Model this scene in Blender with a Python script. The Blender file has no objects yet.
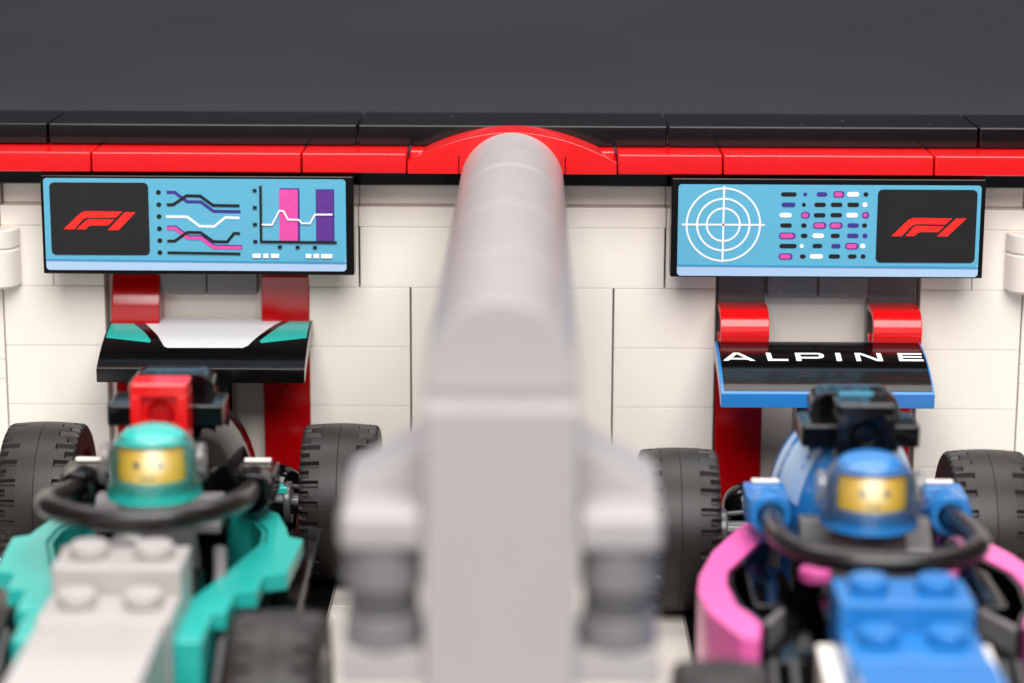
import bpy, bmesh, math, random
from mathutils import Vector, Matrix
random.seed(4)
# Everything is laid out in stud units (1 stud = 8 mm) and scaled to metres once, at the very end.
S = 0.008
sc = bpy.context.scene
C = sc.collection

# ------------------------------------------------------------------ camera, world, lights, exposure
CAM = Vector((0.36, -46.41, 11.87))
YAW, PITCH, ROLL = math.radians(0.44), math.radians(12.80), math.radians(0.21)
FPX = 2414.5
cam_data = bpy.data.cameras.new('camera')
cam = bpy.data.objects.new('camera', cam_data); C.objects.link(cam)
fw = Vector((-math.sin(YAW)*math.cos(PITCH), math.cos(YAW)*math.cos(PITCH), -math.sin(PITCH)))
rt = Vector((math.cos(YAW), math.sin(YAW), 0)); up = rt.cross(fw)
r2 = math.cos(ROLL)*rt + math.sin(ROLL)*up; u2 = -math.sin(ROLL)*rt + math.cos(ROLL)*up
cam.matrix_world = Matrix(((r2.x, u2.x, -fw.x, CAM.x*S), (r2.y, u2.y, -fw.y, CAM.y*S), (r2.z, u2.z, -fw.z, CAM.z*S), (0, 0, 0, 1)))
cam_data.sensor_width = 36; cam_data.lens = FPX*36/1024
cam_data.clip_start = 0.01; cam_data.clip_end = 50
cam_data.dof.use_dof = True; cam_data.dof.focus_distance = 45.6*S; cam_data.dof.aperture_fstop = 12.5
sc.camera = cam
w = bpy.data.worlds.new("World"); sc.world = w; w.use_nodes = True
w.node_tree.nodes['Background'].inputs[0].default_value = (1.0, 0.98, 0.965, 1)
w.node_tree.nodes['Background'].inputs[1].default_value = 0.13
def area(name, loc, target, sx, sy, power, col):
    d = bpy.data.lights.new(name, 'AREA'); d.shape = 'RECTANGLE'; d.size = sx*S; d.size_y = sy*S; d.energy = power; d.color = col
    o = bpy.data.objects.new(name, d); C.objects.link(o)
    o.location = Vector(loc)*S
    o.rotation_euler = (Vector(target)-Vector(loc)).to_track_quat('-Z', 'Y').to_euler()
    return o
area('softbox_key', (5, -66, 66), (0, -3, 0), 64, 60, 7.7, (1.0, 0.978, 0.955))
area('softbox_front', (-16, -86, 14), (0, -8, 0), 90, 40, 1.0, (1.0, 0.975, 0.955))
area('softbox_overhead', (0, 12, 60), (0, 0, 0), 80, 40, 3.0, (1.0, 0.97, 0.95))
area('backdrop_fill', (0, 150, 90), (0, 150, -3), 160, 50, 4.2, (0.97, 0.97, 1.0))  # added fill that only brightens the backdrop; no known lamp stands here
sc.view_settings.view_transform = 'Standard'; sc.view_settings.look = 'None'
sc.view_settings.exposure = 0.0; sc.view_settings.gamma = 1.0; sc.view_settings.use_curve_mapping = False
sc.render.engine = 'CYCLES'

# ------------------------------------------------------------------ materials
def lin(c): return tuple((v/255/12.92 if v/255 <= 0.04045 else ((v/255+0.055)/1.055)**2.4) for v in c)
def plastic(name, rgb, rough=0.18, var=0.04, bump=0.02, scale=900, spec=0.5, dust=0.0):
    m = bpy.data.materials.new(name); m.use_nodes = True; nt = m.node_tree; b = nt.nodes['Principled BSDF']
    c = lin(rgb)
    tc = nt.nodes.new('ShaderNodeTexCoord')
    n = nt.nodes.new('ShaderNodeTexNoise'); n.inputs['Scale'].default_value = scale*0.12; n.inputs['Detail'].default_value = 4
    nt.links.new(tc.outputs['Object'], n.inputs['Vector'])
    mx = nt.nodes.new('ShaderNodeMix'); mx.data_type = 'RGBA'
    mx.inputs[6].default_value = tuple(v*(1-var) for v in c)+(1,); mx.inputs[7].default_value = tuple(min(1, v*(1+var)) for v in c)+(1,)
    nt.links.new(n.outputs['Fac'], mx.inputs[0])
    out = mx.outputs[2]
    if dust:
        v = nt.nodes.new('ShaderNodeTexVoronoi'); v.inputs['Scale'].default_value = 170; v.inputs['Randomness'].default_value = 1
        nt.links.new(tc.outputs['Object'], v.inputs['Vector'])
        lt = nt.nodes.new('ShaderNodeMath'); lt.operation = 'LESS_THAN'; lt.inputs[1].default_value = 0.045
        nt.links.new(v.outputs['Distance'], lt.inputs[0])
        ml = nt.nodes.new('ShaderNodeMath'); ml.operation = 'MULTIPLY'; ml.inputs[1].default_value = dust
        nt.links.new(lt.outputs[0], ml.inputs[0])
        m2 = nt.nodes.new('ShaderNodeMix'); m2.data_type = 'RGBA'; m2.inputs[7].default_value = (0.5, 0.48, 0.46, 1)
        nt.links.new(ml.outputs[0], m2.inputs[0]); nt.links.new(out, m2.inputs[6]); out = m2.outputs[2]
    nt.links.new(out, b.inputs['Base Color'])
    n2 = nt.nodes.new('ShaderNodeTexNoise'); n2.inputs['Scale'].default_value = scale*0.35; n2.inputs['Detail'].default_value = 5
    nt.links.new(tc.outputs['Object'], n2.inputs['Vector'])
    mr = nt.nodes.new('ShaderNodeMapRange'); mr.inputs[3].default_value = rough*0.75; mr.inputs[4].default_value = rough*1.35
    nt.links.new(n2.outputs['Fac'], mr.inputs[0]); nt.links.new(mr.outputs[0], b.inputs['Roughness'])
    n3 = nt.nodes.new('ShaderNodeTexNoise'); n3.inputs['Scale'].default_value = scale*0.15; n3.inputs['Detail'].default_value = 2
    nt.links.new(tc.outputs['Object'], n3.inputs['Vector'])
    bp = nt.nodes.new('ShaderNodeBump'); bp.inputs['Strength'].default_value = bump*4; bp.inputs['Distance'].default_value = 0.0002
    nt.links.new(n3.outputs['Fac'], bp.inputs['Height']); nt.links.new(bp.outputs[0], b.inputs['Normal'])
    b.inputs['Specular IOR Level'].default_value = spec
    return m
M = {}
M['white'] = plastic('white_plastic', (240, 233, 224), 0.22, 0.015)
M['red'] = plastic('bright_red_plastic', (224, 18, 22), 0.16, 0.03, dust=0.15)
M['darkred'] = plastic('deep_red_plastic', (172, 4, 10), 0.14, 0.03, dust=0.1)
M['black'] = plastic('black_plastic', (11, 9, 9), 0.12, 0.05, spec=0.36, dust=0.3)
M['black2'] = plastic('glossy_black_plastic', (9, 8, 9), 0.10, 0.05, spec=0.38)
M['grey'] = plastic('light_grey_plastic', (168, 163, 163), 0.3, 0.02)
M['midgrey'] = plastic('mid_grey_plastic', (122, 119, 120), 0.25, 0.03)
M['darkgrey'] = plastic('dark_grey_plastic', (88, 86, 88), 0.22, 0.03)
M['palegrey'] = plastic('pale_grey_plastic', (174, 168, 166), 0.24, 0.02)
M['silver'] = plastic('silver_print', (224, 224, 230), 0.3, 0.02); M['silver'].node_tree.nodes['Principled BSDF'].inputs['Metallic'].default_value = 0.1
M['metal'] = plastic('chrome_grey', (190, 190, 190), 0.2, 0.02); M['metal'].node_tree.nodes['Principled BSDF'].inputs['Metallic'].default_value = 0.7
M['teal'] = plastic('teal_plastic', (42, 174, 165), 0.18, 0.03)
M['blue'] = plastic('azure_blue_plastic', (40, 119, 188), 0.18, 0.03)
M['pink'] = plastic('pink_plastic', (238, 102, 176), 0.2, 0.03)
M['yellow'] = plastic('yellow_plastic', (255, 206, 30), 0.25, 0.02)
M['rubber'] = plastic('black_rubber', (30, 26, 24), 0.42, 0.14, 0.05, 26000, 0.42)
M['cable'] = plastic('soft_black_bar', (20, 17, 15), 0.26, 0.05)
M['sky'] = plastic('sky_blue_print', (92, 174, 206), 0.3, 0.05, 0.05, 16000)
M['pale'] = plastic('pale_blue_print', (170, 200, 232), 0.3, 0.02)
M['line'] = plastic('deeper_blue_print', (58, 150, 200), 0.3, 0.02)
M['ink'] = plastic('black_print', (12, 12, 14), 0.36, 0.1, dust=0.1)
M['inkred'] = plastic('red_print', (238, 34, 26), 0.3, 0.02)
M['navy'] = plastic('indigo_print', (56, 50, 138), 0.3, 0.05)
M['violet'] = plastic('purple_print', (92, 44, 140), 0.3, 0.22, 0.05, 20000)
M['magenta'] = plastic('magenta_print', (222, 76, 165), 0.3, 0.14, 0.05, 20000)
M['inkwhite'] = plastic('white_print', (240, 240, 242), 0.3, 0.01)
M['lane'] = plastic('black_floor_tile', (14, 12, 12), 0.45, 0.05, spec=0.2, dust=0.15)
M['paper'] = plastic('slate_backdrop_paper', (80, 79, 87), 0.9, 0.16, 0.1, 60, 0.1)
vis = bpy.data.materials.new('clear_visor'); vis.use_nodes = True
nt = vis.node_tree; nt.nodes.remove(nt.nodes['Principled BSDF'])
gl = nt.nodes.new('ShaderNodeBsdfGlossy'); gl.inputs['Roughness'].default_value = 0.38
tr = nt.nodes.new('ShaderNodeBsdfTransparent'); tr.inputs[0].default_value = (0.995, 0.995, 0.995, 1)
fr = nt.nodes.new('ShaderNodeFresnel'); fr.inputs[0].default_value = 1.45
mxs = nt.nodes.new('ShaderNodeMixShader'); ad = nt.nodes.new('ShaderNodeMath'); ad.operation = 'MULTIPLY_ADD'; ad.inputs[1].default_value = 1.6; ad.inputs[2].default_value = 0.11; ad.use_clamp = True
nt.links.new(fr.outputs[0], ad.inputs[0]); nt.links.new(ad.outputs[0], mxs.inputs[0]); nt.links.new(tr.outputs[0], mxs.inputs[1]); nt.links.new(gl.outputs[0], mxs.inputs[2])
nt.links.new(mxs.outputs[0], nt.nodes['Material Output'].inputs['Surface'])
M['visor'] = vis

# ------------------------------------------------------------------ mesh helpers
ALL = []
def link(name, bm, mat, parent=None, smooth=None, loc=(0, 0, 0)):
    me = bpy.data.meshes.new(name); bmesh.ops.recalc_face_normals(bm, faces=bm.faces[:])
    bm.to_mesh(me); bm.free()
    if smooth is not None:
        for p in me.polygons: p.use_smooth = True
        try: me.set_sharp_from_angle(angle=math.radians(smooth))
        except Exception: pass
    me.materials.append(M[mat] if isinstance(mat, str) else mat)
    o = bpy.data.objects.new(name, me); C.objects.link(o); o.location = loc
    if parent: o.parent = parent
    if smooth is not None:
        wn = o.modifiers.new('weighted', 'WEIGHTED_NORMAL'); wn.keep_sharp = True; wn.weight = 100
    return o
def thing(name, label, cat, loc=(0, 0, 0), group=None):
    o = bpy.data.objects.new(name, None); C.objects.link(o); o.location = loc
    o.empty_display_size = 0.5
    o['label'] = label; o['category'] = cat
    if group: o['group'] = group
    return o
def add(bm, src):
    vm = {v: bm.verts.new(v.co) for v in src.verts}
    for f in src.faces:
        bm.faces.new([vm[v] for v in f.verts])
    src.free()
def box(bm, x0, x1, y0, y1, z0, z1, bev=0.035, seg=2):
    t = bmesh.new()
    v = [t.verts.new(p) for p in ((x0, y0, z0), (x1, y0, z0), (x1, y1, z0), (x0, y1, z0), (x0, y0, z1), (x1, y0, z1), (x1, y1, z1), (x0, y1, z1))]
    for f in ((0, 3, 2, 1), (4, 5, 6, 7), (0, 1, 5, 4), (1, 2, 6, 5), (2, 3, 7, 6), (3, 0, 4, 7)): t.faces.new([v[i] for i in f])
    if bev: bmesh.ops.bevel(t, geom=t.edges[:], offset=bev, segments=seg, affect='EDGES', profile=0.5)
    add(bm, t)
def prism(bm, pts, axis, a0, a1, bev=0.0, seg=2):
    """polygon pts extruded along an axis ('x': pts=(y,z), 'y': pts=(x,z), 'z': pts=(x,y))"""
    t = bmesh.new()
    def P(p, a): return {'x': (a, p[0], p[1]), 'y': (p[0], a, p[1]), 'z': (p[0], p[1], a)}[axis]
    A = [t.verts.new(P(p, a0)) for p in pts]; B = [t.verts.new(P(p, a1)) for p in pts]
    t.faces.new(A); t.faces.new(B[::-1]); n = len(pts)
    for i in range(n): t.faces.new([A[i], B[i], B[(i+1) % n], A[(i+1) % n]])
    if bev:
        bmesh.ops.recalc_face_normals(t, faces=t.faces[:])
        ed = [e for e in t.edges if len(e.link_faces) == 2 and e.calc_face_angle(0) > 0.5]
        bmesh.ops.bevel(t, geom=ed, offset=bev, segments=seg, affect='EDGES', profile=0.5)
    add(bm, t)
def cyl(bm, c, r, h, axis='z', seg=40, bev=0.03, r2=None):
    """cylinder from c along +axis for h"""
    prof = [(0, 0), (r-bev, 0), (r, bev), ((r2 or r), h-bev), ((r2 or r)-bev, h), (0, h)]
    lathe(bm, c, prof, axis, seg)
def lathe(bm, c, prof, axis='z', seg=40):
    rings = []
    for (r, h) in prof:
        ring = []
        if r < 1e-6:
            p = {'z': (0, 0, h), 'y': (0, h, 0), 'x': (h, 0, 0)}[axis]
            ring = [bm.verts.new(Vector(c)+Vector(p))]
        else:
            for k in range(seg):
                a = 2*math.pi*k/seg; u, v = r*math.cos(a), r*math.sin(a)
                p = {'z': (u, v, h), 'y': (u, h, v), 'x': (h, u, v)}[axis]
                ring.append(bm.verts.new(Vector(c)+Vector(p)))
        rings.append(ring)
    for A, B in zip(rings, rings[1:]):
        for k in range(seg):
            k2 = (k+1) % seg
            if len(A) == 1 and len(B) == 1: continue
            if len(A) == 1: bm.faces.new([A[0], B[k], B[k2]])
            elif len(B) == 1: bm.faces.new([A[k], B[0], A[k2]])
            else: bm.faces.new([A[k], B[k], B[k2], A[k2]])
def tube(bm, pts, r, seg=18, sub=8):
    P = [Vector(p) for p in pts]; Q = []
    for i in range(len(P)-1):
        p0 = P[max(i-1, 0)]; p1 = P[i]; p2 = P[i+1]; p3 = P[min(i+2, len(P)-1)]
        for k in range(sub):
            t = k/sub
            Q.append(0.5*((2*p1)+(-p0+p2)*t+(2*p0-5*p1+4*p2-p3)*t*t+(-p0+3*p1-3*p2+p3)*t**3))
    Q.append(P[-1]); rings = []
    n = Vector((0, 0, 1))
    for i, q in enumerate(Q):
        d = (Q[min(i+1, len(Q)-1)]-Q[max(i-1, 0)]).normalized()
        a = d.cross(n).normalized() if abs(d.dot(n)) < 0.95 else d.cross(Vector((0, 1, 0))).normalized(); b = a.cross(d)
        rings.append([bm.verts.new(q+r*(math.cos(2*math.pi*k/seg)*a+math.sin(2*math.pi*k/seg)*b)) for k in range(seg)])
    for A, B in zip(rings, rings[1:]):
        for k in range(seg): bm.faces.new([A[k], B[k], B[(k+1) % seg], A[(k+1) % seg]])
    bm.faces.new(rings[0][::-1]); bm.faces.new(rings[-1])
def stroke(pts, w):
    P = [Vector(p) for p in pts]; L, Rr = [], []
    for i, p in enumerate(P):
        d0 = (p-P[i-1]).normalized() if i else (P[1]-p).normalized()
        d1 = (P[i+1]-p).normalized() if i < len(P)-1 else d0
        n0 = Vector((-d0.y, d0.x)); n1 = Vector((-d1.y, d1.x)); m = (n0+n1).normalized()
        k = w/2/max(0.5, m.dot(n0)); L.append(p+m*k); Rr.append(p-m*k)
    return [tuple(v) for v in L+Rr[::-1]]
def rrect(x0, x1, z0, z1, r, n=5):
    o = []
    for cx, cz, a in ((x1-r, z1-r, 0), (x0+r, z1-r, 90), (x0+r, z0+r, 180), (x1-r, z0+r, 270)):
        for k in range(n+1):
            t = math.radians(a+90*k/n); o.append((cx+r*math.cos(t), cz+r*math.sin(t)))
    return o
def disc(x, z, r, n=16): return [(x+r*math.cos(2*math.pi*k/n), z+r*math.sin(2*math.pi*k/n)) for k in range(n)]
def area2(p): return sum(a[0]*b[1]-b[0]*a[1] for a, b in zip(p, p[1:]+p[:1]))

# ------------------------------------------------------------------ setting
ZF = -2.8
def paper_sheet():
    bm = bmesh.new(); prof = [(-110, ZF-0.42)]
    for k in range(0, 13):
        a = math.radians(90*k/12); prof.append((150+45*math.sin(a), ZF-0.42+45*(1-math.cos(a))))
    prof.append((195, 120)); A = []
    for y, z in prof: A.append([bm.verts.new((x, y, z)) for x in (-220, 220)])
    for a, b in zip(A, A[1:]): bm.faces.new([a[0], a[1], b[1], b[0]])
    o = link('backdrop', bm, 'paper', smooth=60); o['kind'] = 'structure'
paper_sheet()
bm = bmesh.new()
for x0, x1 in ((-13.0, -3.3), (-3.3, 3.2), (3.2, 13.0)):
    for y0, y1 in ((-20, -12), (-12, -4), (-4, 2.9)):
        box(bm, x0+0.01, x1-0.01, y0+0.01, y1-0.01, ZF-0.4, ZF, 0.02)
o = link('floor', bm, 'white'); o['kind'] = 'structure'
bm = bmesh.new()
for x0, x1 in ((-9.96, -3.32), (3.22, 9.96)):
    box(bm, x0, x1, -15.5, 0.98, ZF+0.004, ZF+0.03, 0.008)
o = link('floor_lanes', bm, 'lane'); o['kind'] = 'structure'

# ------------------------------------------------------------------ the back wall
wall = thing('garage_wall', 'white brick back wall with red strip and black coping behind both race cars', 'wall', (0, 0.8, ZF)); wall['kind'] = 'thing'
def wobj(name, bm, mat, **k):
    o = link(name, bm, mat, parent=wall, **k); o.location = -wall.location; return o
G = 0.004
def brick(bm, x0, x1, z0, z1, y0=0.0, y1=0.95, g=0.008, bev=0.009):
    j = random.uniform(-0.004, 0.004)
    box(bm, x0+g, x1-g, y0+j, y1, z0+G, z1-G, bev)
bm = bmesh.new()
brick(bm, -2, 2, ZF, 2.4, g=0.026)
brick(bm, -3, 3, 2.4, 3.6, g=0.03); brick(bm, -3, 3, 3.6, 4.0); brick(bm, -3, 3, 4.0, 4.4, 0.35)
for s in (-1, 1):
    for z in (1.2, 0, -1.2, -2.4): brick(bm, *sorted((2*s, 4*s)), z, z+1.2 if z > -2.4 else z+1.2)
    brick(bm, *sorted((2*s, 4*s)), ZF, -2.4)
    for z in (1.2, 0, -1.2, -2.4): brick(bm, *sorted((8*s, 10*s)), z, z+1.2)
    brick(bm, *sorted((8*s, 10*s)), ZF, -2.4)
    for a, b in ((3, 5), (5, 9), (9, 10)) if s < 0 else ((3, 4), (4, 8), (8, 9), (9, 10)):
        if (a, b) in ((5, 9), (3, 5), (4, 8)): brick(bm, *sorted((a*s, b*s)), 2.65, 3.6)
        else: brick(bm, *sorted((a*s, b*s)), 2.4, 3.6)
    for a, b in ((3, 4), (8, 9)):
        if s < 0: brick(bm, *sorted((a*s, b*s)), 2.4, 3.6, y0=0.001 if a == 8 else 0.002)
    for z, y in ((3.6, 0.0), (4.0, 0.35)):
        brick(bm, *sorted((3*s, 9*s)), z, z+0.4, y); brick(bm, *sorted((9*s, 10*s)), z, z+0.4, y)
    # outer wall beyond the hinge: panels on plates
    brick(bm, *sorted((10.02*s, 14*s)), 0.9, 2.4, 0.05); brick(bm, *sorted((10.02*s, 14*s)), 0.5, 0.9, 0.05); brick(bm, *sorted((10.02*s, 14*s)), ZF, 0.5, 0.05)
    brick(bm, *sorted((10.02*s, 14*s)), 2.4, 4.4, 0.05)
    box(bm, *sorted((1.9*s, 4*s-0.02*s)), 0.9, 1.9, ZF, 4.4, 0); box(bm, *sorted((8.02*s, 14*s)), 0.9, 1.9, ZF, 4.4, 0)
wobj('brickwork', bm, 'white')
for s in (-1, 1):
    bm = bmesh.new()
    x0, x1 = sorted((4*s, 8*s))
    for z in (1.2, 0, -1.2):
        brick(bm, x0, x1, z, z+1.2, 0.42, 2.8)
    brick(bm, x0, x1, ZF, -1.2, 0.42, 2.8); brick(bm, x0, x1, 2.4, 3.6, 0.42, 2.8)
    wobj('recess_wall', bm, 'white')
    bm = bmesh.new()
    box(bm, x0+1.01, x0+2-0.01, 0.03, 0.41, 2.22, 3.0, 0.02); box(bm, x0+2.01, x1-1.01, 0.03, 0.41, 2.22, 3.0, 0.02)
    wobj('lintel', bm, 'midgrey')
for s in (-1, 1):
    bm = bmesh.new(); cyl(bm, (10.12*s, -0.08, 2.42), 0.5, 0.78, bev=0.05); cyl(bm, (10.12*s, -0.08, 3.2), 0.5, 0.38, bev=0.03)
    wobj('hinge', bm, 'white', smooth=35)
bm = bmesh.new(); box(bm, -14, 14, 0.02, 1.9, 4.42, 4.79, 0.02); wobj('dark_band', bm, 'black')
for a, b in ((-14, -8), (-8, -4), (-4, -2), (2, 4), (4, 8), (8, 12), (12, 14)):
    bm = bmesh.new(); box(bm, a+0.012, b-0.012, -0.985, 0.6, 4.81, 5.19, 0.03, 3); wobj('red_strip_tile', bm, 'red', smooth=30)
for a, b in ((-15, -9), (-9, -3), (-3, 3), (3, 9), (9, 15)):
    bm = bmesh.new(); box(bm, a+0.015, b-0.015, 0.0, 1.99, 5.2, 5.6, 0.03, 3); wobj('coping_tile', bm, 'black', smooth=30)
# red arch: low curved pieces rising over the partition
def arcpts(n=32, w=1.986, e=5.04, h=0.57):
    o = []
    for k in range(n+1):
        x = -w+2*w*k/n; t = abs(x)/w
        o.append((x, e+h*(1-t**1.9)))
    return o
bm = bmesh.new()
prism(bm, [(-1.986, 4.81)]+arcpts()+[(1.986, 4.81)], 'y', -0.99, -0.02, 0.012)
wobj('arch', bm, 'red', smooth=12)
bm = bmesh.new(); box(bm, -1.96, 1.96, -0.55, 0.6, 4.82, 5.19, 0.03); wobj('arch_base', bm, 'red')
bm = bmesh.new()
for x in (-1.02, 1.0): box(bm, x, x+0.02, -0.993, -0.98, 4.82, 5.15, 0)
wobj('arch_seam', bm, 'black')

# ------------------------------------------------------------------ columns in the bays
def column(x0, label, style):
    t = thing('support_column', label, 'column', (x0+0.5, 0.9, ZF), 'red support columns in the wall bays'); t['kind'] = 'thing'
    def c(name, bm, mat, **k):
        o = link(name, bm, mat, parent=t, **k); o.location = -t.location; return o
    if style == 'raised':
        bm = bmesh.new(); box(bm, x0+0.03, x0+0.97, 0.02, 0.41, ZF+0.03, 1.5, 0.03); c('shaft', bm, 'darkred')
        bm = bmesh.new(); pts = [(0.41, 1.5), (0.41, 2.66), (0.1, 2.66), (0.0, 2.62)]
        bl = 0.3 if x0 < -7 else 0.1
        for k in range(13):
            a = k/12; pts.append((0.0-bl*math.sin(a*math.pi*0.62), 2.58-1.1*a))
        prism(bm, pts, 'x', x0+0.03, x0+0.97, 0.03); c('curved_top', bm, 'darkred', smooth=40)
    else:
        bm = bmesh.new(); box(bm, x0+0.03, x0+0.97, 0.02, 0.41, ZF+0.03, 1.2, 0.03); c('shaft', bm, 'darkred')
        bm = bmesh.new(); box(bm, x0+0.04, x0+0.96, 0.06, 0.41, 1.21, 2.7, 0.03); c('upper_block', bm, 'darkgrey')
        bm = bmesh.new(); pts = []
        for k in range(25):
            a = math.radians(-40+ 280*k/24); pts.append((-0.52-0.42*math.sin(a)*1.0, 1.78+0.42*math.cos(a)))
        pts = [(-0.55+0.43*math.cos(math.radians(a)), 1.72+0.43*math.sin(math.radians(a))) for a in range(95, 360-20, 9)]
        inner = [(-0.55+0.30*math.cos(math.radians(a)), 1.72+0.30*math.sin(math.radians(a))) for a in range(95, 360-20, 9)][::-1]
        outer = [(0.03, 2.15)]+pts
        inr = inner+[(0.03, 2.0)]
        prism(bm, outer+inr, 'x', x0+0.03, x0+0.97, 0.02); c('curled_top', bm, 'red', smooth=40)
    return t
column(-7.87, 'red rounded-top column behind the left end of the black and teal rear wing', 'raised')
column(-4.95, 'red flat-faced column behind the right end of the black and teal rear wing', 'raised')
column(4, 'red column with curled glossy top above the left end of the blue wing', 'curled')
column(6.94, 'red column with curled glossy top above the right end of the blue wing', 'curled')

# ------------------------------------------------------------------ screens
def polys(name, lst, layer, mat, parent, org, y0=-1.0):
    bm = bmesh.new()
    for i, p in enumerate(lst):
        yy = y0-layer*0.008-0.0006*(i % 7)
        if area2(p) < 0: p = p[::-1]
        prism(bm, p, 'y', yy-0.004, yy+0.003)
    o = link(name, bm, mat, parent=parent); o.location = (0, 0, 0); return o
def flat(name, lst, layer, mat, parent): return polys(name, lst, layer, mat, parent, None, y0=0.0)
def screen(cx, label):
    t = thing('display_screen', label, 'screen', (cx, -1.0, 3.8), 'long display screens under the red strip')
    bm = bmesh.new(); box(bm, -2.985, 2.985, 0.0, 0.4, -0.965, 0.955, 0.03, 3); link('frame', bm, 'black', parent=t, smooth=30)
    bm = bmesh.new(); box(bm, -0.9, 0.9, 0.4, 1.0, -0.5, 0.3, 0.02); link('mount', bm, 'black', parent=t)
    return t
LOGO = [[(-2.566, -0.087), (-2.417, 0.054), (-2.277, 0.185), (-2.194, 0.249), (-2.11, 0.268), (-1.427, 0.262), (-1.554, 0.14), (-2.069, 0.137), (-2.139, 0.128), (-2.191, 0.097), (-2.356, -0.089)],
        [(-2.317, -0.088), (-2.162, 0.055), (-2.11, 0.098), (-2.049, 0.116), (-1.582, 0.107), (-1.715, -0.012), (-2.03, -0.014), (-2.075, -0.026), (-2.146, -0.091)],
        [(-1.721, -0.101), (-1.377, 0.253), (-1.173, 0.248), (-1.508, -0.1)]]
def off(p, dx, dz): return [(a+dx, b+dz) for a, b in p]
t = screen(-6.0, 'long light blue screen with line graphs and bar chart, left of the partition')
face = flat('screen_face', [rrect(-2.925, 2.835, -0.885, 0.895, 0.07)], 0, 'pale', t)
flat('blue_panel', [rrect(-2.925, 2.835, -0.69, 0.895, 0.06)], 1, 'sky', t)
flat('band_line', [[(-2.925, -0.70), (2.835, -0.735), (2.835, -0.70), (-2.925, -0.665)]], 2, 'line', t)
lp = flat('logo_panel', [rrect(-2.807, -0.925, -0.585, 0.815, 0.09)], 3, 'ink', t)
flat('logo', LOGO, 4, 'inkred', lp)
lg = flat('line_graph', [disc(*p, 0.047) for p in ((-0.731, 0.631), (-0.73, 0.394), (-0.73, 0.165), (-0.731, -0.071), (-0.73, -0.301), (-0.735, -0.533))], 2, 'ink', t)
navy = [(-0.574, 0.632), (-0.419, 0.633), (-0.189, 0.454), (0.073, 0.451), (0.312, 0.271), (0.827, 0.266)]
pk = [(-0.593, -0.064), (-0.438, -0.059), (-0.189, -0.246), (0.064, -0.251), (0.295, -0.427), (0.831, -0.432)]
flat('indigo_line', [stroke(navy, 0.06)], 2, 'navy', lg)
flat('violet_line', [stroke(off(pk, 0.012, 0.012), 0.082)], 2, 'violet', lg)
flat('magenta_line', [stroke(pk, 0.062)], 3, 'magenta', lg)
flat('black_line', [stroke([(-0.575, 0.399), (-0.453, 0.4), (-0.196, 0.573), (0.066, 0.569), (0.305, 0.39), (0.81, 0.383)], 0.052),
     stroke([(-0.585, -0.305), (-0.444, -0.305), (-0.196, -0.134), (0.058, -0.138), (0.298, -0.312), (0.561, -0.315), (0.696, -0.148), (0.808, -0.154)], 0.05),
     stroke([(-0.586, -0.531), (0.809, -0.548)], 0.048)], 4, 'ink', lg)
flat('white_line', [stroke([(-0.6, 0.164), (-0.197, 0.162), (0.042, -0.019), (0.314, -0.024), (0.534, 0.154), (0.805, 0.144)], 0.046)], 2, 'inkwhite', lg)
ch = flat('bar_chart', [stroke([(1.218, 0.772), (1.211, -0.309), (2.658, -0.32)], 0.046)]+[rrect(x-0.038, x+0.038, z-0.03, z+0.03, 0.01, 2) for x, z in ((1.105, 0.68), (1.104, 0.351), (1.1, 0.024), (1.1, -0.304), (1.568, -0.409), (1.907, -0.413), (2.239, -0.418))], 5, 'ink', t)
flat('violet_backing', [[(1.585, -0.29), (1.955, -0.29), (1.955, 0.722), (1.58, 0.722)], [(2.262, -0.292), (2.612, -0.296), (2.618, 0.706), (2.268, 0.706)]], 2, 'navy', ch)  # printed blocks set slightly off behind the two bars
flat('magenta_bar', [[(1.568, 0.700), (1.925, 0.700), (1.913, -0.29), (1.565, -0.287)]], 3, 'magenta', ch)
flat('purple_bar', [[(2.285, 0.68), (2.59, 0.68), (2.58, -0.290), (2.28, -0.290)]], 3, 'violet', ch)
flat('white_curve', [stroke([(1.232, 0.025), (1.423, 0.02), (1.569, 0.294), (1.648, 0.288), (1.733, 0.125), (1.939, 0.12), (1.996, 0.052), (2.152, 0.053), (2.248, 0.223), (2.585, 0.225)], 0.034)], 6, 'inkwhite', ch)
pl = (1.038, 1.2, 1.244, 1.347, 1.392, 1.551, 2.06, 2.169, 2.207, 2.316, 2.354, 2.569)
flat('white_dashes', [rrect(pl[i], pl[i+1], -0.625, -0.54, 0.01, 2) for i in range(0, 12, 2)], 5, 'inkwhite', ch)
t = screen(6.02, 'long light blue screen with white target rings and coloured dashes, right of partition')
flat('screen_face', [rrect(-2.855, 2.895, -0.935, 0.835, 0.07)], 0, 'pale', t)
flat('blue_panel', [rrect(-2.855, 2.895, -0.725, 0.835, 0.06)], 1, 'sky', t)
flat('band_line', [[(-2.85, -0.745), (2.895, -0.77), (2.895, -0.735), (-2.85, -0.71)]], 2, 'line', t)
lp = flat('logo_panel', [rrect(0.932, 2.82, -0.655, 0.755, 0.09)], 3, 'ink', t)
LOGO_R = [[(1.214, -0.142), (1.347, -0.002), (1.468, 0.12), (1.543, 0.188), (1.631, 0.214), (2.36, 0.209), (2.235, 0.087), (1.706, 0.093), (1.637, 0.078), (1.577, 0.041), (1.409, -0.141)],
          [(1.478, -0.141), (1.611, 0.016), (1.652, 0.053), (1.707, 0.064), (2.217, 0.053), (2.096, -0.061), (1.782, -0.06), (1.726, -0.071), (1.646, -0.14)],
          [(2.078, -0.143), (2.433, 0.209), (2.633, 0.21), (2.281, -0.142)]]
flat('logo', LOGO_R, 4, 'inkred', lp)
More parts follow.
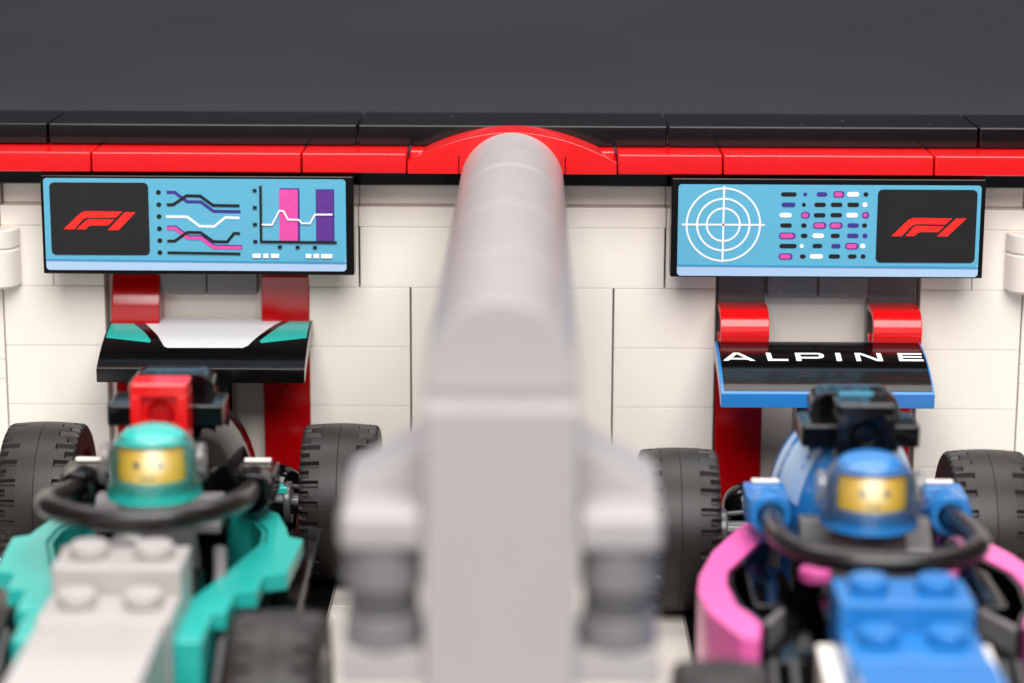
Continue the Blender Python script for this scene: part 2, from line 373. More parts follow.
def ring2(cx, cz, r, w, n=56):
    out = []
    for k in range(n):
        a, b = 2*math.pi*k/n, 2*math.pi*(k+1)/n
        out.append([(cx+(r-w/2)*math.cos(a), cz+(r-w/2)*math.sin(a)), (cx+(r+w/2)*math.cos(a), cz+(r+w/2)*math.sin(a)), (cx+(r+w/2)*math.cos(b), cz+(r+w/2)*math.sin(b)), (cx+(r-w/2)*math.cos(b), cz+(r-w/2)*math.sin(b))])
    return out
def rings(name, cx, cz, rs, w, layer, parent):
    bm = bmesh.new(); y = -layer*0.008
    for r in rs:
        for q in ring2(cx, cz, r, w): bm.faces.new([bm.verts.new((a, y-0.004, b)) for a, b in q])
    y -= 0.001
    for q in ([(cx-0.79, cz-w/2), (cx+0.79, cz-w/2), (cx+0.79, cz+w/2), (cx-0.79, cz+w/2)], [(cx-w/2, cz-0.73), (cx+w/2, cz-0.73), (cx+w/2, cz+0.745), (cx-w/2, cz+0.745)]):
        bm.faces.new([bm.verts.new((a, y-0.005, b)) for a, b in q])
    bmesh.ops.remove_doubles(bm, verts=bm.verts[:], dist=0.0005)
    return link(name, bm, 'inkwhite', parent=parent)
rings('target_rings', -1.99, 0.062, (0.70, 0.50, 0.315), 0.036, 2, t)
DASH = [(-0.906, -0.61, 0.652, 'K'), (-0.485, -0.41, 0.653, 'N'), (-0.23, -0.03, 0.655, 'N'), (0.082, 0.3, 0.657, 'P'), (0.345, 0.575, 0.658, 'W'), (0.657, 0.75, 0.659, 'K'), (-0.892, -0.629, 0.452, 'N'), (-0.504, -0.429, 0.454, 'K'), (-0.269, -0.048, 0.455, 'K'), (0.044, 0.264, 0.457, 'K'), (0.359, 0.58, 0.458, 'K'), (0.64, 0.74, 0.459, 'W'), (-0.924, -0.694, 0.251, 'W'), (-0.518, -0.343, 0.253, 'P'), (-0.273, -0.052, 0.254, 'K'), (0.043, 0.264, 0.256, 'K'), (0.341, 0.567, 0.257, 'W'), (0.642, 0.78, 0.259, 'P'), (-0.906, -0.685, 0.053, 'K'), (-0.507, -0.402, 0.054, 'K'), (-0.282, -0.028, 0.056, 'P'), (0.027, 0.285, 0.057, 'P'), (0.373, 0.591, 0.059, 'N'), (0.649, 0.747, 0.06, 'K'), (-0.926, -0.607, -0.146, 'P'), (-0.506, -0.381, -0.144, 'K'), (-0.29, -0.067, -0.143, 'W'), (0.061, 0.234, -0.142, 'K'), (0.372, 0.593, -0.14, 'N'), (0.666, 0.762, -0.139, 'N'), (-0.91, -0.581, -0.345, 'K'), (-0.525, -0.447, -0.344, 'W'), (-0.279, -0.093, -0.342, 'K'), (0.078, 0.254, -0.341, 'N'), (0.341, 0.6, -0.339, 'P'), (0.625, 0.729, -0.338, 'W'), (-0.922, -0.653, -0.548, 'P'), (-0.514, -0.406, -0.546, 'K'), (-0.326, -0.074, -0.545, 'W'), (0.036, 0.253, -0.543, 'K'), (0.404, 0.567, -0.541, 'K'), (0.645, 0.738, -0.54, 'K')]
def pill(x0, x1, z, h):
    h = min(h, x1-x0); return rrect(x0, x1, z-h/2, z+h/2, h*0.48, 4)
dp = flat('dash_rows', [pill(a, b, z, 0.082) for a, b, z, c in DASH if c == 'K'], 2, 'ink', t)
flat('white_dashes', [pill(a, b, z, 0.09) for a, b, z, c in DASH if c == 'W'], 2, 'inkwhite', dp)
flat('indigo_dashes', [pill(a, b, z, 0.085) for a, b, z, c in DASH if c == 'N'], 2, 'navy', dp)
flat('violet_dashes', [pill(a, b, z, 0.125) for a, b, z, c in DASH if c == 'P'], 2, 'violet', dp)
flat('magenta_dashes', [pill(a+0.022, b-0.04, z, 0.085) for a, b, z, c in DASH if c == 'P'], 3, 'magenta', dp)

# ------------------------------------------------------------------ partition between the bays
part = thing('partition_wall', 'long light grey partition with rounded top and broad front post between the two cars', 'partition', (0, -9, ZF)); part['kind'] = 'thing'
def pobj(name, bm, mat, **k):
    o = link(name, bm, mat, parent=part, **k); o.location = -part.location; return o
def capseg(y0, y1):
    bm = bmesh.new(); pts = [(-0.985, 4.41)]
    pts += [(-0.985*math.cos(math.radians(a)), 4.62+0.98*math.sin(math.radians(a))) for a in range(0, 181, 6)]
    pts += [(0.985, 4.41)]
    prism(bm, pts, 'y', y0+0.012, y1-0.012, 0.035, 3); return bm
for a, b in ((-4.9, -0.95), (-8.9, -4.9), (-12.9, -8.9), (-16.5, -12.9)):
    pobj('rounded_cap', capseg(a, b), 'grey', smooth=40)
bm = bmesh.new(); box(bm, -0.985, 0.985, -16.45, -0.02, ZF+0.01, 4.40, 0.04); pobj('body', bm, 'grey')
bm = bmesh.new(); box(bm, -0.985, 0.985, -17.1, -16.46, ZF+0.01, 4.36, 0.06, 3); pobj('front_post', bm, 'grey')
for s in (-1, 1):
    bm = bmesh.new()
    p = [(0.99*s, 3.6), (2.05*s, 2.98), (2.1*s, 2.75), (0.99*s, 2.75)]
    if s < 0: p = p[::-1]
    prism(bm, p, 'y', -16.1, -14.6, 0.04); br = pobj('bracket', bm, 'grey')
    for nm, mt, fn in (('cap', 'grey', lambda b: box(b, *sorted((0.99*s, 2.06*s)), -17.12, -16.1, 2.45, 2.98, 0.13, 4)),
                       ('drum', 'midgrey', lambda b: cyl(b, (1.53*s, -16.55, 1.86), 0.5, 0.58)), ('drum_neck', 'darkgrey', lambda b: cyl(b, (1.53*s, -16.55, 1.52), 0.46, 0.33)), ('drum', 'midgrey', lambda b: cyl(b, (1.53*s, -16.55, 1.1), 0.5, 0.41)),
                       ('base_plate', 'grey', lambda b: box(b, *sorted((0.99*s, 2.08*s)), -17.0, -15.6, 0.62, 1.08, 0.05))):
        bm = bmesh.new(); fn(bm); link(nm, bm, mt, parent=br, smooth=40)

# ------------------------------------------------------------------ race cars
WM = 2*math.atan(.55/2); WR = 2/math.sin(WM)
def wpt(t, dn=0.0):
    a = t*WM; return (-WR*math.sin(a)-dn*math.sin(a), -WR*(1-math.cos(a))+dn*math.cos(a))
def clip_t(poly, t0, t1):
    def cut(P, keep, tt):
        o = []
        for i, a in enumerate(P):
            b = P[(i+1) % len(P)]; ka, kb = keep(a), keep(b)
            if ka: o.append(a)
            if ka != kb:
                u = (tt-a[1])/(b[1]-a[1]); o.append((a[0]+(b[0]-a[0])*u, tt))
        return o
    P = cut(poly, lambda p: p[1] >= t0, t0)
    return cut(P, lambda p: p[1] <= t1, t1) if P else []
def wing_decal(name, lst, mat, parent, lift=0.006):
    bm = bmesh.new()
    for i, poly in enumerate(lst):
        n = 40
        for k in range(n):
            t0, t1 = k/n, (k+1)/n
            c = clip_t(poly, t0, t1)
            q = []
            for p in c:
                if not q or (abs(p[0]-q[-1][0])+abs(p[1]-q[-1][1])) > 1e-5: q.append(p)
            if len(q) > 2 and abs(area2(q)) > 1e-7:
                vs = []
                for x, t in q:
                    y, z = wpt(t, lift+0.0007*i); vs.append(bm.verts.new((x, y, z)))
                f = bm.faces.new(vs)
                f.normal_update()
                if f.normal.z < 0: f.normal_flip()
    me = bpy.data.meshes.new(name); bm.to_mesh(me); bm.free(); me.materials.append(M[mat])
    for p in me.polygons: p.use_smooth = False
    o = bpy.data.objects.new(name, me); C.objects.link(o); o.parent = parent; return o
def sloped(bm, lo, hi): pass

def tyre_mesh(R=1.5, W=1.42, N=192):
    bm = bmesh.new(); hw = W/2
    xs = [(-hw, 0.80), (-hw-0.02, 0.92), (-hw, 0.965)]
    prof = []   # (x, r, zone) zone: 0 none, 1 long+short, 2 long
    prof += [(-hw+0.06, R*0.60, 0), (-hw, R*0.66, 0), (-hw-0.015, R*0.80, 0), (-hw+0.005, R*0.93, 0), (-hw+0.035, R*0.965, 1)]
    for x, z in ((-hw+0.07, 1), (-hw+0.13, 1), (-hw+0.17, 1), (-hw+0.19, 2), (-hw+0.33, 2), (-hw+0.36, 2), (-hw+0.375, 0), (-0.15, 0), (-0.008, 0), (0, 3)):
        prof.append((x, R*(1-0.032*(x/hw)**2), z))
    full = prof + [(-x, r, z) for x, r, z in prof[:-1]][::-1]
    rings = []
    for x, r, z in full:
        ring = []
        for k in range(N):
            rr = r; m = k % 8
            if z == 1 and m in (0, 1, 4, 5): rr -= 0.065
            elif z == 2 and m in (0, 1): rr -= 0.065
            elif z == 3: rr -= 0.008
            a = 2*math.pi*k/N
            ring.append(bm.verts.new((x, rr*math.cos(a), rr*math.sin(a))))
        rings.append(ring)
    for A, B in zip(rings, rings[1:]):
        for k in range(N): bm.faces.new([A[k], B[k], B[(k+1) % N], A[(k+1) % N]])
    return bm
def wheel(parent, x, y, W=1.42, z=1.5):
    bm = tyre_mesh(W=W); ty = link('wheel', bm, 'rubber', parent=parent, smooth=28, loc=(x, y, z))
    bm = bmesh.new()
    for s in (-1, 1):
        prof = [(0.0, s*0.30), (0.30, s*0.30), (0.34, s*0.42), (0.5, s*0.38), (0.86, s*0.60), (0.94, s*0.66), (0.98, s*0.60)]
        lathe(bm, (0, 0, 0), prof, 'x', 48)
    link('rim', bm, 'metal', parent=ty, smooth=30)
    return ty
def stud(bm, x, y, z, r=0.3, h=0.21): cyl(bm, (x, y, z), r, h, bev=0.035, seg=32)

def build_car(label, X0, Y0, cols, wing_at, wing_y_decals, fw_y, team):
    t = thing('race_car', label, 'race car', (X0, Y0, ZF), 'toy race cars parked in the bays')
    main, acc, nosec, mount = cols['cover'], cols['rim'], cols['nose'], cols['mount']
    # chassis floor
    bm = bmesh.new(); box(bm, -2.3, 2.3, -11.2, -4.9, 0.22, 0.6, 0.04); box(bm, -1.3, 1.3, -15.2, 0.3, 0.25, 0.62, 0.04)
    box(bm, -0.95, 0.95, -5.0, -0.2, 0.62, 1.6, 0.05); link('chassis', bm, 'black2', parent=t)
    # sidepods
    for s in (-1, 1):
        bm = bmesh.new()
        h = cols['pod_h']
        px = cols['pod_x']; pts = [(1.95*s, 0.4), (1.95*s, h), (px*s, h), ((px-0.3)*s, 0.4)]
        prism(bm, pts, 'y', -11.5 if team == 'teal' else -10.9, -4.6, 0.06); link('sidepod', bm, 'black2', parent=t, smooth=40)
    # suspension
    for s in (-1, 1):
        bm = bmesh.new()
        for yy, zz in ((cols['rw_y']+0.2, 1.75), (cols['rw_y']-0.4, 1.6), (cols['rw_y']+0.2, 1.25)):
            tube(bm, [(0.8*s, yy+0.3, zz), (2.2*s, yy, zz-0.05)], 0.05, 10, 3)
        ry = cols['rw_y']; cyl(bm, (min(1.62*s, 2.05*s), ry-0.1, 1.5), 0.42, 0.14, 'x', 32)
        cyl(bm, (min(1.3*s, 2.2*s), ry, 1.5), 0.16, 0.9, 'x', 20)
        link('suspension', bm, 'darkgrey', parent=t, smooth=40); bm = bmesh.new(); cyl(bm, (min(1.0*s, 1.9*s), -13.4, 1.35), 0.45, 0.9, 'x', 24)
        for yy in (-13.0, -13.8): tube(bm, [(0.9*s, yy, 1.3), (2.2*s, yy, 1.4)], 0.07, 10, 3)
        link('suspension', bm, 'darkgrey', parent=t, smooth=40)
    for s in (-1, 1):
        bm = bmesh.new(); lathe(bm, (1.45*s, -1.4, 1.55), [(0, -0.42)]+[(0.42*math.cos(math.radians(a)), 0.42*math.sin(math.radians(a))) for a in range(-80, 81, 10)]+[(0, 0.42)], 'z', 28)
        cyl(bm, (1.45*s, -1.4, 0.65), 0.3, 0.7); link('exhaust_ball', bm, 'black2', parent=t, smooth=50)
    for s in (-1, 1):
        wheel(t, 2.80*s+cols['wx'], cols['rw_y']); wheel(t, fw_y[1]*s+cols['fwx'], fw_y[0], fw_y[2])
    # rear wing on pylons
    wg = bmesh.new(); top = [wpt(k/20) for k in range(21)]; last = top[-1]
    bot = [(last[0]+0.0, last[1]-0.27), (last[0]+0.25, last[1]-0.25)]+[(y+0.0, z-0.34) for y, z in top[::-1][3:]]
    prism(wg, [(y, z) for y, z in top]+bot, 'x', -cols['whw'], cols['whw'], 0.018)
    wing = link('rear_wing', wg, cols['wing'], parent=t, smooth=25, loc=wing_at)
    bm = bmesh.new()
    box(bm, -0.95, 0.95, -0.9, -0.1, -0.85, -0.33, 0.03)
    box(bm, -0.45, 0.45, -0.9, -0.1, -3.0, -0.86, 0.04)
    link('wing_pylon', bm, 'black2', parent=wing)
    wing_y_decals(wing)
    # engine cover: rounded tapering body behind the intake
    bm = bmesh.new(); rings = []
    secs = [(-6.3, 0.95, 4.0), (-5.6, 1.15, 4.15), (-4.6, 1.36, 4.15), (-3.4, 1.32, 3.85), (-2.2, 1.05, 3.0), (-1.0, 0.6, 1.9)]
    for (y, hw, top_z) in secs:
        ring = []
        for k in range(25):
            a = math.pi*k/24; cs, sn = math.cos(a), math.sin(a)
            ring.append(bm.verts.new((hw*(abs(cs)**0.8)*(1 if cs > 0 else -1), y, 1.2+(top_z-1.2)*(sn**0.75))))
        rings.append(ring)
    for A, B in zip(rings, rings[1:]):
        for k in range(24): bm.faces.new([A[k], B[k], B[k+1], A[k+1]])
    bm.faces.new(rings[0]); bm.faces.new(rings[-1])
    cov = link('engine_cover', bm, main, parent=t, smooth=50)
    # side sticker following the cover
    for s in (-1, 1) if team == 'blue' else ():
        bm = bmesh.new(); gr = []
        for y in (-5.9, -5.4, -4.9, -4.4, -3.9):
            i = max(j for j in range(len(secs)-1) if secs[j][0] <= y); f = (y-secs[i][0])/(secs[i+1][0]-secs[i][0])
            hw = secs[i][1]*(1-f)+secs[i+1][1]*f+0.012; tz = secs[i][2]*(1-f)+secs[i+1][2]*f+0.012
            row = []
            for k in range(9):
                a = math.radians(26+34*k/8-(y+4.9)*3); cs, sn = math.cos(a), math.sin(a)
                row.append(bm.verts.new((s*hw*(cs**0.8), y, 1.2+(tz-1.2)*(sn**0.75))))
            gr.append(row)
        for A, B in zip(gr, gr[1:]):
            for k in range(8): bm.faces.new([A[k], B[k], B[k+1], A[k+1]])
        link('cover_sticker', bm, cols['sticker'], parent=cov, smooth=50)
    # cowl and camera bar
    bm = bmesh.new(); prism(bm, rrect(-0.76, 0.76, 3.4, 4.78, 0.3, 6), 'y', -5.55, -4.9, 0.05); cw = link('cowl', bm, 'black2', parent=t, smooth=40)
    bm = bmesh.new(); box(bm, -0.99, 0.99, -6.35, -5.4, 4.03, 4.42, 0.05, 3); link('camera_bar', bm, 'black2', parent=t, smooth=40)
    # intake block with square recess and round hole
    bm = bmesh.new(); x, yf, yb, z0, z1 = 0.48, -7.0, -6.36, 3.4, 4.95
    z0b, z1b = 4.06, 4.70
    box(bm, -x, x, yf, yb, z1b, z1, 0.04); box(bm, -x, x, yf, yb, z0, z0b, 0.04)
    box(bm, -x, -0.29, yf+0.002, yb, z0b-0.04, z1b+0.04, 0.02); box(bm, 0.29, x, yf+0.002, yb, z0b-0.04, z1b+0.04, 0.02)
    blk = link('air_intake', bm, cols['intake'], parent=t)
    bm = bmesh.new(); box(bm, -0.3, 0.3, yf+0.16, yb-0.05, z0b, z1b, 0.0); link('intake_back', bm, cols['intake'], parent=blk)
    bm = bmesh.new(); lathe(bm, (0, yf+0.155, 4.40), [(0.0, 0), (0.15, 0), (0.17, -0.04), (0.2, -0.05), (0.24, 0.0)], 'y', 32); link('intake_hole', bm, cols['hole'], parent=blk, smooth=40)
    if team == 'blue':
        bm = bmesh.new(); box(bm, -0.28, 0.3, -5.58, -5.55, 4.46, 4.8, 0.0); link('cowl_sticker', bm, 'sky', parent=cw)
    # halo mounts and halo hoop
    for s in (-1, 1):
        bm = bmesh.new(); box(bm, *sorted((1.15*s, 1.86*s)), -6.3, -5.4, 2.66, 3.17, 0.05, 3)
        lathe(bm, (1.50*s, -6.3, 2.95), [(0.20, 0.05), (0.20, -0.38), (0.23, -0.42), (0.33, -0.42), (0.36, -0.38), (0.36, 0.1)], 'y', 32)
        mo = link('halo_mount', bm, mount, parent=t, smooth=40)
        bm = bmesh.new(); box(bm, *sorted((1.25*s, 1.72*s)), -5.56, -5.44, 3.18, 3.24, 0.015); link('white_plate', bm, 'white', parent=mo)
        bm = bmesh.new(); box(bm, *sorted((1.2*s, 1.45*s)), -5.7, -5.4, 1.7, 2.65, 0.03); link('mount_post', bm, 'darkgrey', parent=mo)
    bm = bmesh.new(); HP = [(-1.50, -6.1, 2.95), (-1.51, -7.0, 3.05), (-1.56, -8.2, 3.25), (-1.52, -9.1, 3.40), (-1.25, -9.8, 3.46), (-0.7, -10.2, 3.47), (0, -10.32, 3.47), (0.7, -10.2, 3.47), (1.25, -9.8, 3.46), (1.52, -9.1, 3.40), (1.56, -8.2, 3.25), (1.51, -7.0, 3.05), (1.50, -6.1, 2.95)]
    hz = cols['halo_dz']; tube(bm, [(a, b, c+hz*max(0, min(1, (-b-6.1)/3.5))) for a, b, c in HP], 0.185)
    hl = link('halo', bm, 'cable', parent=t, smooth=60)
    bm = bmesh.new(); prism(bm, [(-10.3, 3.35), (-10.15, 3.35), (-10.2, 2.9), (-10.5, 2.9)], 'x', -0.12, 0.12, 0.02); link('halo_strut', bm, 'cable', parent=hl)
    # nose: stepped 2-wide bricks with studs, then long slope
    bm = bmesh.new(); box(bm, -0.99, 0.99, -11.85, -10.7, 1.2, 3.2, 0.04, 3)
    for x in (-0.5, 0.5): stud(bm, x, -11.25, 3.2)
    ns = link('nose', bm, nosec, parent=t, smooth=35, loc=(0, cols['ndy'], 0))
    bm = bmesh.new(); box(bm, -0.99, 0.99, -13.1, -11.87, 1.2, 2.8, 0.04, 3)
    for x in (-0.5, 0.5): stud(bm, x, -12.38, 2.8)
    link('nose_step', bm, nosec, parent=ns, smooth=35)
    bm = bmesh.new()
    pts = [(-13.12, 1.2), (-13.12, 2.79), (-14.2, 2.79), (-15.6, 2.76), (-16.8, 2.55), (-17.8, 2.0), (-18.6, 1.3), (-18.6, 0.9), (-15, 0.9)]
    nw = 0.94 if team == 'teal' else 0.99
    prism(bm, pts, 'x', -nw, nw, 0.04); link('nose_slope', bm, nosec, parent=ns, smooth=35, loc=(0.05 if team == 'blue' else 0, 0, 0))
    bm = bmesh.new(); box(bm, -2.9, 2.9, -19.4, -17.2, 0.45, 0.8, 0.05); link('front_wing', bm, cols['wing'], parent=t)
    # cockpit rim: flat band with an inner liner (and a deep outer wall on the pink one)
    for s in (-1, 1):
        for outer, inner, z0, z1, lz, lm in cols['ring']:
            bm = bmesh.new(); p = [(x*s, y) for x, y in outer+inner]
            if area2(p) < 0: p = p[::-1]
            prism(bm, p, 'z', z0, z1, 0.03); rim = link('cockpit_rim', bm, acc, parent=t, smooth=30)
            if lz:
                ln = [((x-0.06)*s, y) for x, y in inner]; q = stroke(ln, 0.07)
                if area2(q) < 0: q = q[::-1]
                bm = bmesh.new(); prism(bm, q, 'z', lz, z1-0.03, 0.01); link('rim_liner', bm, lm, parent=rim)
    for s in (-1, 1):
        if team == 'teal':
            bm = bmesh.new(); prism(bm, [(1.38*s, -2.8), (1.8*s, -3.55), (1.38*s, -3.6)], 'z', 2.02, 2.15, 0.02); link('rim_tip', bm, acc, parent=t)
            bm = bmesh.new(); box(bm, *sorted((0.96*s, 1.42*s)), -12.55, -11.3, 0.9, 2.4, 0.04); link('rim_post', bm, acc, parent=t)
    # cockpit interior
    bm = bmesh.new(); box(bm, -1.0, 1.0, -10.6, -6.4, 0.6, 1.2, 0.03); box(bm, -1.0, -0.75, -10.5, -9.2, 1.2, 2.45, 0.04); box(bm, 0.75, 1.0, -10.5, -9.2, 1.2, 2.45, 0.04)
    box(bm, -1.12, 1.12, -7.05, -6.45, 0.6, 2.5, 0.04); link('cockpit_tub', bm, 'black2', parent=t)
    bm = bmesh.new(); prism(bm, [(-7.6, 2.5), (-7.6, 2.65), (-7.2, 3.05), (-6.9, 3.05), (-6.9, 2.5)], 'x', -1.08, 1.08, 0.04); link('headrest', bm, 'midgrey' if team == 'teal' else 'darkgrey', parent=t)
    bm = bmesh.new(); lathe(bm, (0.0, -10.35, 2.95), [(0.16, -0.04), (0.34, -0.06), (0.42, 0.0), (0.34, 0.06), (0.16, 0.04)], 'y', 32); tube(bm, [(0, -10.65, 2.7), (0, -10.35, 2.95)], 0.1, 12, 3)
    link('steering_wheel', bm, 'midgrey', parent=t, smooth=40)
    for s in (-1, 1):
        bm = bmesh.new()
        if team == 'blue':
            prism(bm, [(-11.6, 2.2), (-11.5, 2.45), (-14.8, 2.15), (-14.8, 1.0), (-11.6, 1.0)], 'x', *sorted((0.995*s, 1.28*s)), 0.03); link('white_flank', bm, 'white', parent=t)
        else:
            lathe(bm, (1.22*s, -10.3, 1.9), [(0.15, 0), (0.27, 0.0), (0.27, 0.35), (0.15, 0.35), (0.15, 0)], 'z', 28); tube(bm, [(1.22*s, -10.05, 1.8), (1.3*s, -9.6, 2.1), (1.25*s, -9.0, 2.7)], 0.11, 12, 4); link('grey_lever', bm, 'midgrey', parent=t, smooth=40)
    # bargeboards: angled dark vanes
    for s in (-1, 1):
        bm = bmesh.new()
        for k in range(3):
            x = (1.5+0.28*k)*s
            prism(bm, [(-12.4+0.5*k, 0.6), (-12.4+0.5*k, 1.5), (-11.2+0.3*k, 2.1-0.1*k), (-10.6, 0.6)], 'x', *sorted((x, x+0.12*s)), 0.02)
        bb = link('bargeboard', bm, 'black2', parent=t)
        bm = bmesh.new()
        x = 1.5*s if s > 0 else -1.5; x = (1.5+0.125)*s
        for k, mt in enumerate((0, 1, 2)):
            a = -12.1+0.32*k; prism(bm, [(a, 0.9+0.16*k), (a, 1.2+0.17*k), (a+0.2, 1.32+0.17*k), (a+0.2, 1.0+0.16*k)], 'x', *sorted((x, x+0.006*s)))
        link('bargeboard_sticker', bm, 'inkred' if team != 'blue' else 'sky', parent=bb)
    if team == 'blue':
        for s in (-1, 1):
            bm = bmesh.new(); pp = [(1.12*s, 0.7), (1.12*s, 1.75), (1.3*s, 2.1), (1.6*s, 2.28), (2.0*s, 2.3), (2.0*s, 0.7)]
            prism(bm, pp, 'y', -9.3, -7.1, 0.05, 3); pnl = link('cockpit_panel', bm, 'black2', parent=t, smooth=40)
            bm = bmesh.new(); prism(bm, [(1.5*s, -9.35), (1.62*s, -9.35), (2.02*s, -10.2), (1.9*s, -10.3)], 'z', 1.3, 2.25, 0.03); link('grey_edge', bm, 'midgrey', parent=pnl)
            bm = bmesh.new(); prism(bm, [(1.1*s, -9.35), (1.5*s, -9.35), (1.88*s, -10.3), (1.75*s, -10.8), (1.1*s, -10.8)], 'z', 0.7, 1.9, 0.05); link('lower_panel', bm, 'black2', parent=pnl)
            bm = bmesh.new(); cyl(bm, (1.0*s, -8.9, 2.56), 0.26, 0.2); link('pink_knob', bm, 'pink', parent=t, smooth=40)
    return t

def decals_left(wing):
    wing_decal('silver_panel', [[(-1.497, 0.01), (1.488, 0.01), (1.283, 0.193), (1.105, 0.383), (0.943, 0.543), (0.838, 0.655), (0.738, 0.693), (-0.702, 0.698), (-0.774, 0.67), (-0.85, 0.585), (-0.962, 0.465), (-1.168, 0.29), (-1.324, 0.145)]], 'silver', wing)
    wing_decal('teal_patch', [[(-1.956, 0.02), (-1.758, 0.035), (-1.592, 0.133), (-1.387, 0.29), (-1.215, 0.42), (-1.052, 0.573), (-1.058, 0.613), (-1.93, 0.528)]], 'teal', wing)
    wing_decal('teal_patch', [[(1.93, 0.013), (1.565, 0.07), (1.383, 0.255), (1.202, 0.43), (1.045, 0.575), (1.087, 0.61), (1.94, 0.515)]], 'teal', wing)
def decals_right(wing):
    wing_decal('black_panel', [[(-1.93, 0.03), (1.95, 0.03), (1.95, 0.965), (-1.93, 0.965)]], 'black2', wing)
    def bar(x0, t0, x1, t1, wx): return [(x0-wx/2, t0), (x0+wx/2, t0), (x1+wx/2, t1), (x1-wx/2, t1)]
    T, B, h = 0.352, 0.515, 0.036
    def hb(x0, x1, t, hh=h): return [(x0, t), (x1, t), (x1, t+hh), (x0, t+hh)]
    L = []
    L += [bar(-1.835, B, -1.615, T, 0.105), bar(-1.325, B, -1.615, T, 0.105), hb(-1.74, -1.42, 0.462, 0.03)]
    L += [bar(-1.01, T, -0.99, B, 0.095), hb(-1.03, -0.65, B-h)]
    L += [bar(-0.455, T, -0.45, B, 0.10), hb(-0.48, -0.06, T), hb(-0.45, -0.06, 0.436, 0.034), [(-0.08, T), (0.0, T+0.012), (0.04, T+0.04), (0.04, 0.43), (0.0, 0.46), (-0.08, 0.47), (-0.08, 0.436), (-0.05, 0.425), (-0.05, T+0.045), (-0.08, T+0.036)]]
    L += [bar(0.312, T, 0.312, B, 0.10)]
    L += [bar(0.675, T, 0.68, B, 0.09), bar(1.085, T, 1.095, B, 0.09), [(0.635, T), (0.75, T), (1.135, B), (1.02, B)]]
    L += [hb(1.45, 1.905, T), hb(1.45, 1.89, 0.418, 0.03), hb(1.45, 1.905, B-h)]
    L += [bar(1.485, T, 1.48, B, 0.08)]
    wing_decal('lettering', L, 'inkwhite', wing, 0.012)
RING_TEAL = [([(0.95, -5.3), (1.56, -5.6), (1.90, -6.05), (2.12, -6.9), (2.2, -7.35), (2.46, -7.5), (2.36, -9.3), (2.0, -9.45), (1.98, -10.2), (1.66, -10.25), (1.62, -11.25), (1.0, -11.28)],
              [(1.0, -10.8), (1.28, -9.9), (1.58, -8.75), (1.84, -7.69), (1.80, -7.0), (1.52, -6.3), (0.95, -5.75)], 2.1, 2.4, 0.65, 'teal')]
RING_PINK = [([(1.52, -4.8), (1.99, -5.7), (2.48, -6.94), (2.78, -8.2), (2.86, -9.0), (2.75, -10.0), (2.5, -10.7), (2.35, -11.1), (2.08, -11.25)],
              [(1.98, -10.5), (2.12, -10.0), (2.28, -9.66), (2.36, -8.6), (2.30, -7.95), (1.94, -7.09), (1.56, -6.2)], 0.9, 2.4, 0.6, 'black2')]
build_car('black and teal race car with pale grey nose parked left of the partition', -5.9, 0.0,
          dict(cover='black2', rim='teal', nose='palegrey', mount='black2', wing='black', sticker='black2', intake='red', hole='darkred', pod_h=1.7, pod_x=2.54, ring=RING_TEAL, wx=-0.1, fwx=0.0, rw_y=-2.3, ndy=0.3, halo_dz=0.12, whw=1.98),
          (0.0, 0.12, 4.53), decals_left, (-13.1, 2.62, 1.36), 'teal')
build_car('blue race car with pink cockpit rim and lettered rear wing parked right of the partition', 5.88, -1.12,
          dict(cover='blue', rim='pink', nose='blue', mount='blue', wing='blue', sticker='pale', intake='black2', hole='black2', pod_h=1.6, pod_x=2.38, ring=RING_PINK, wx=0.0, fwx=0.0, rw_y=-2.8, ndy=0.0, halo_dz=-0.16, whw=1.985),
          (0.02, 0.27, 4.35), decals_right, (-13.95, 2.86, 1.28), 'blue')

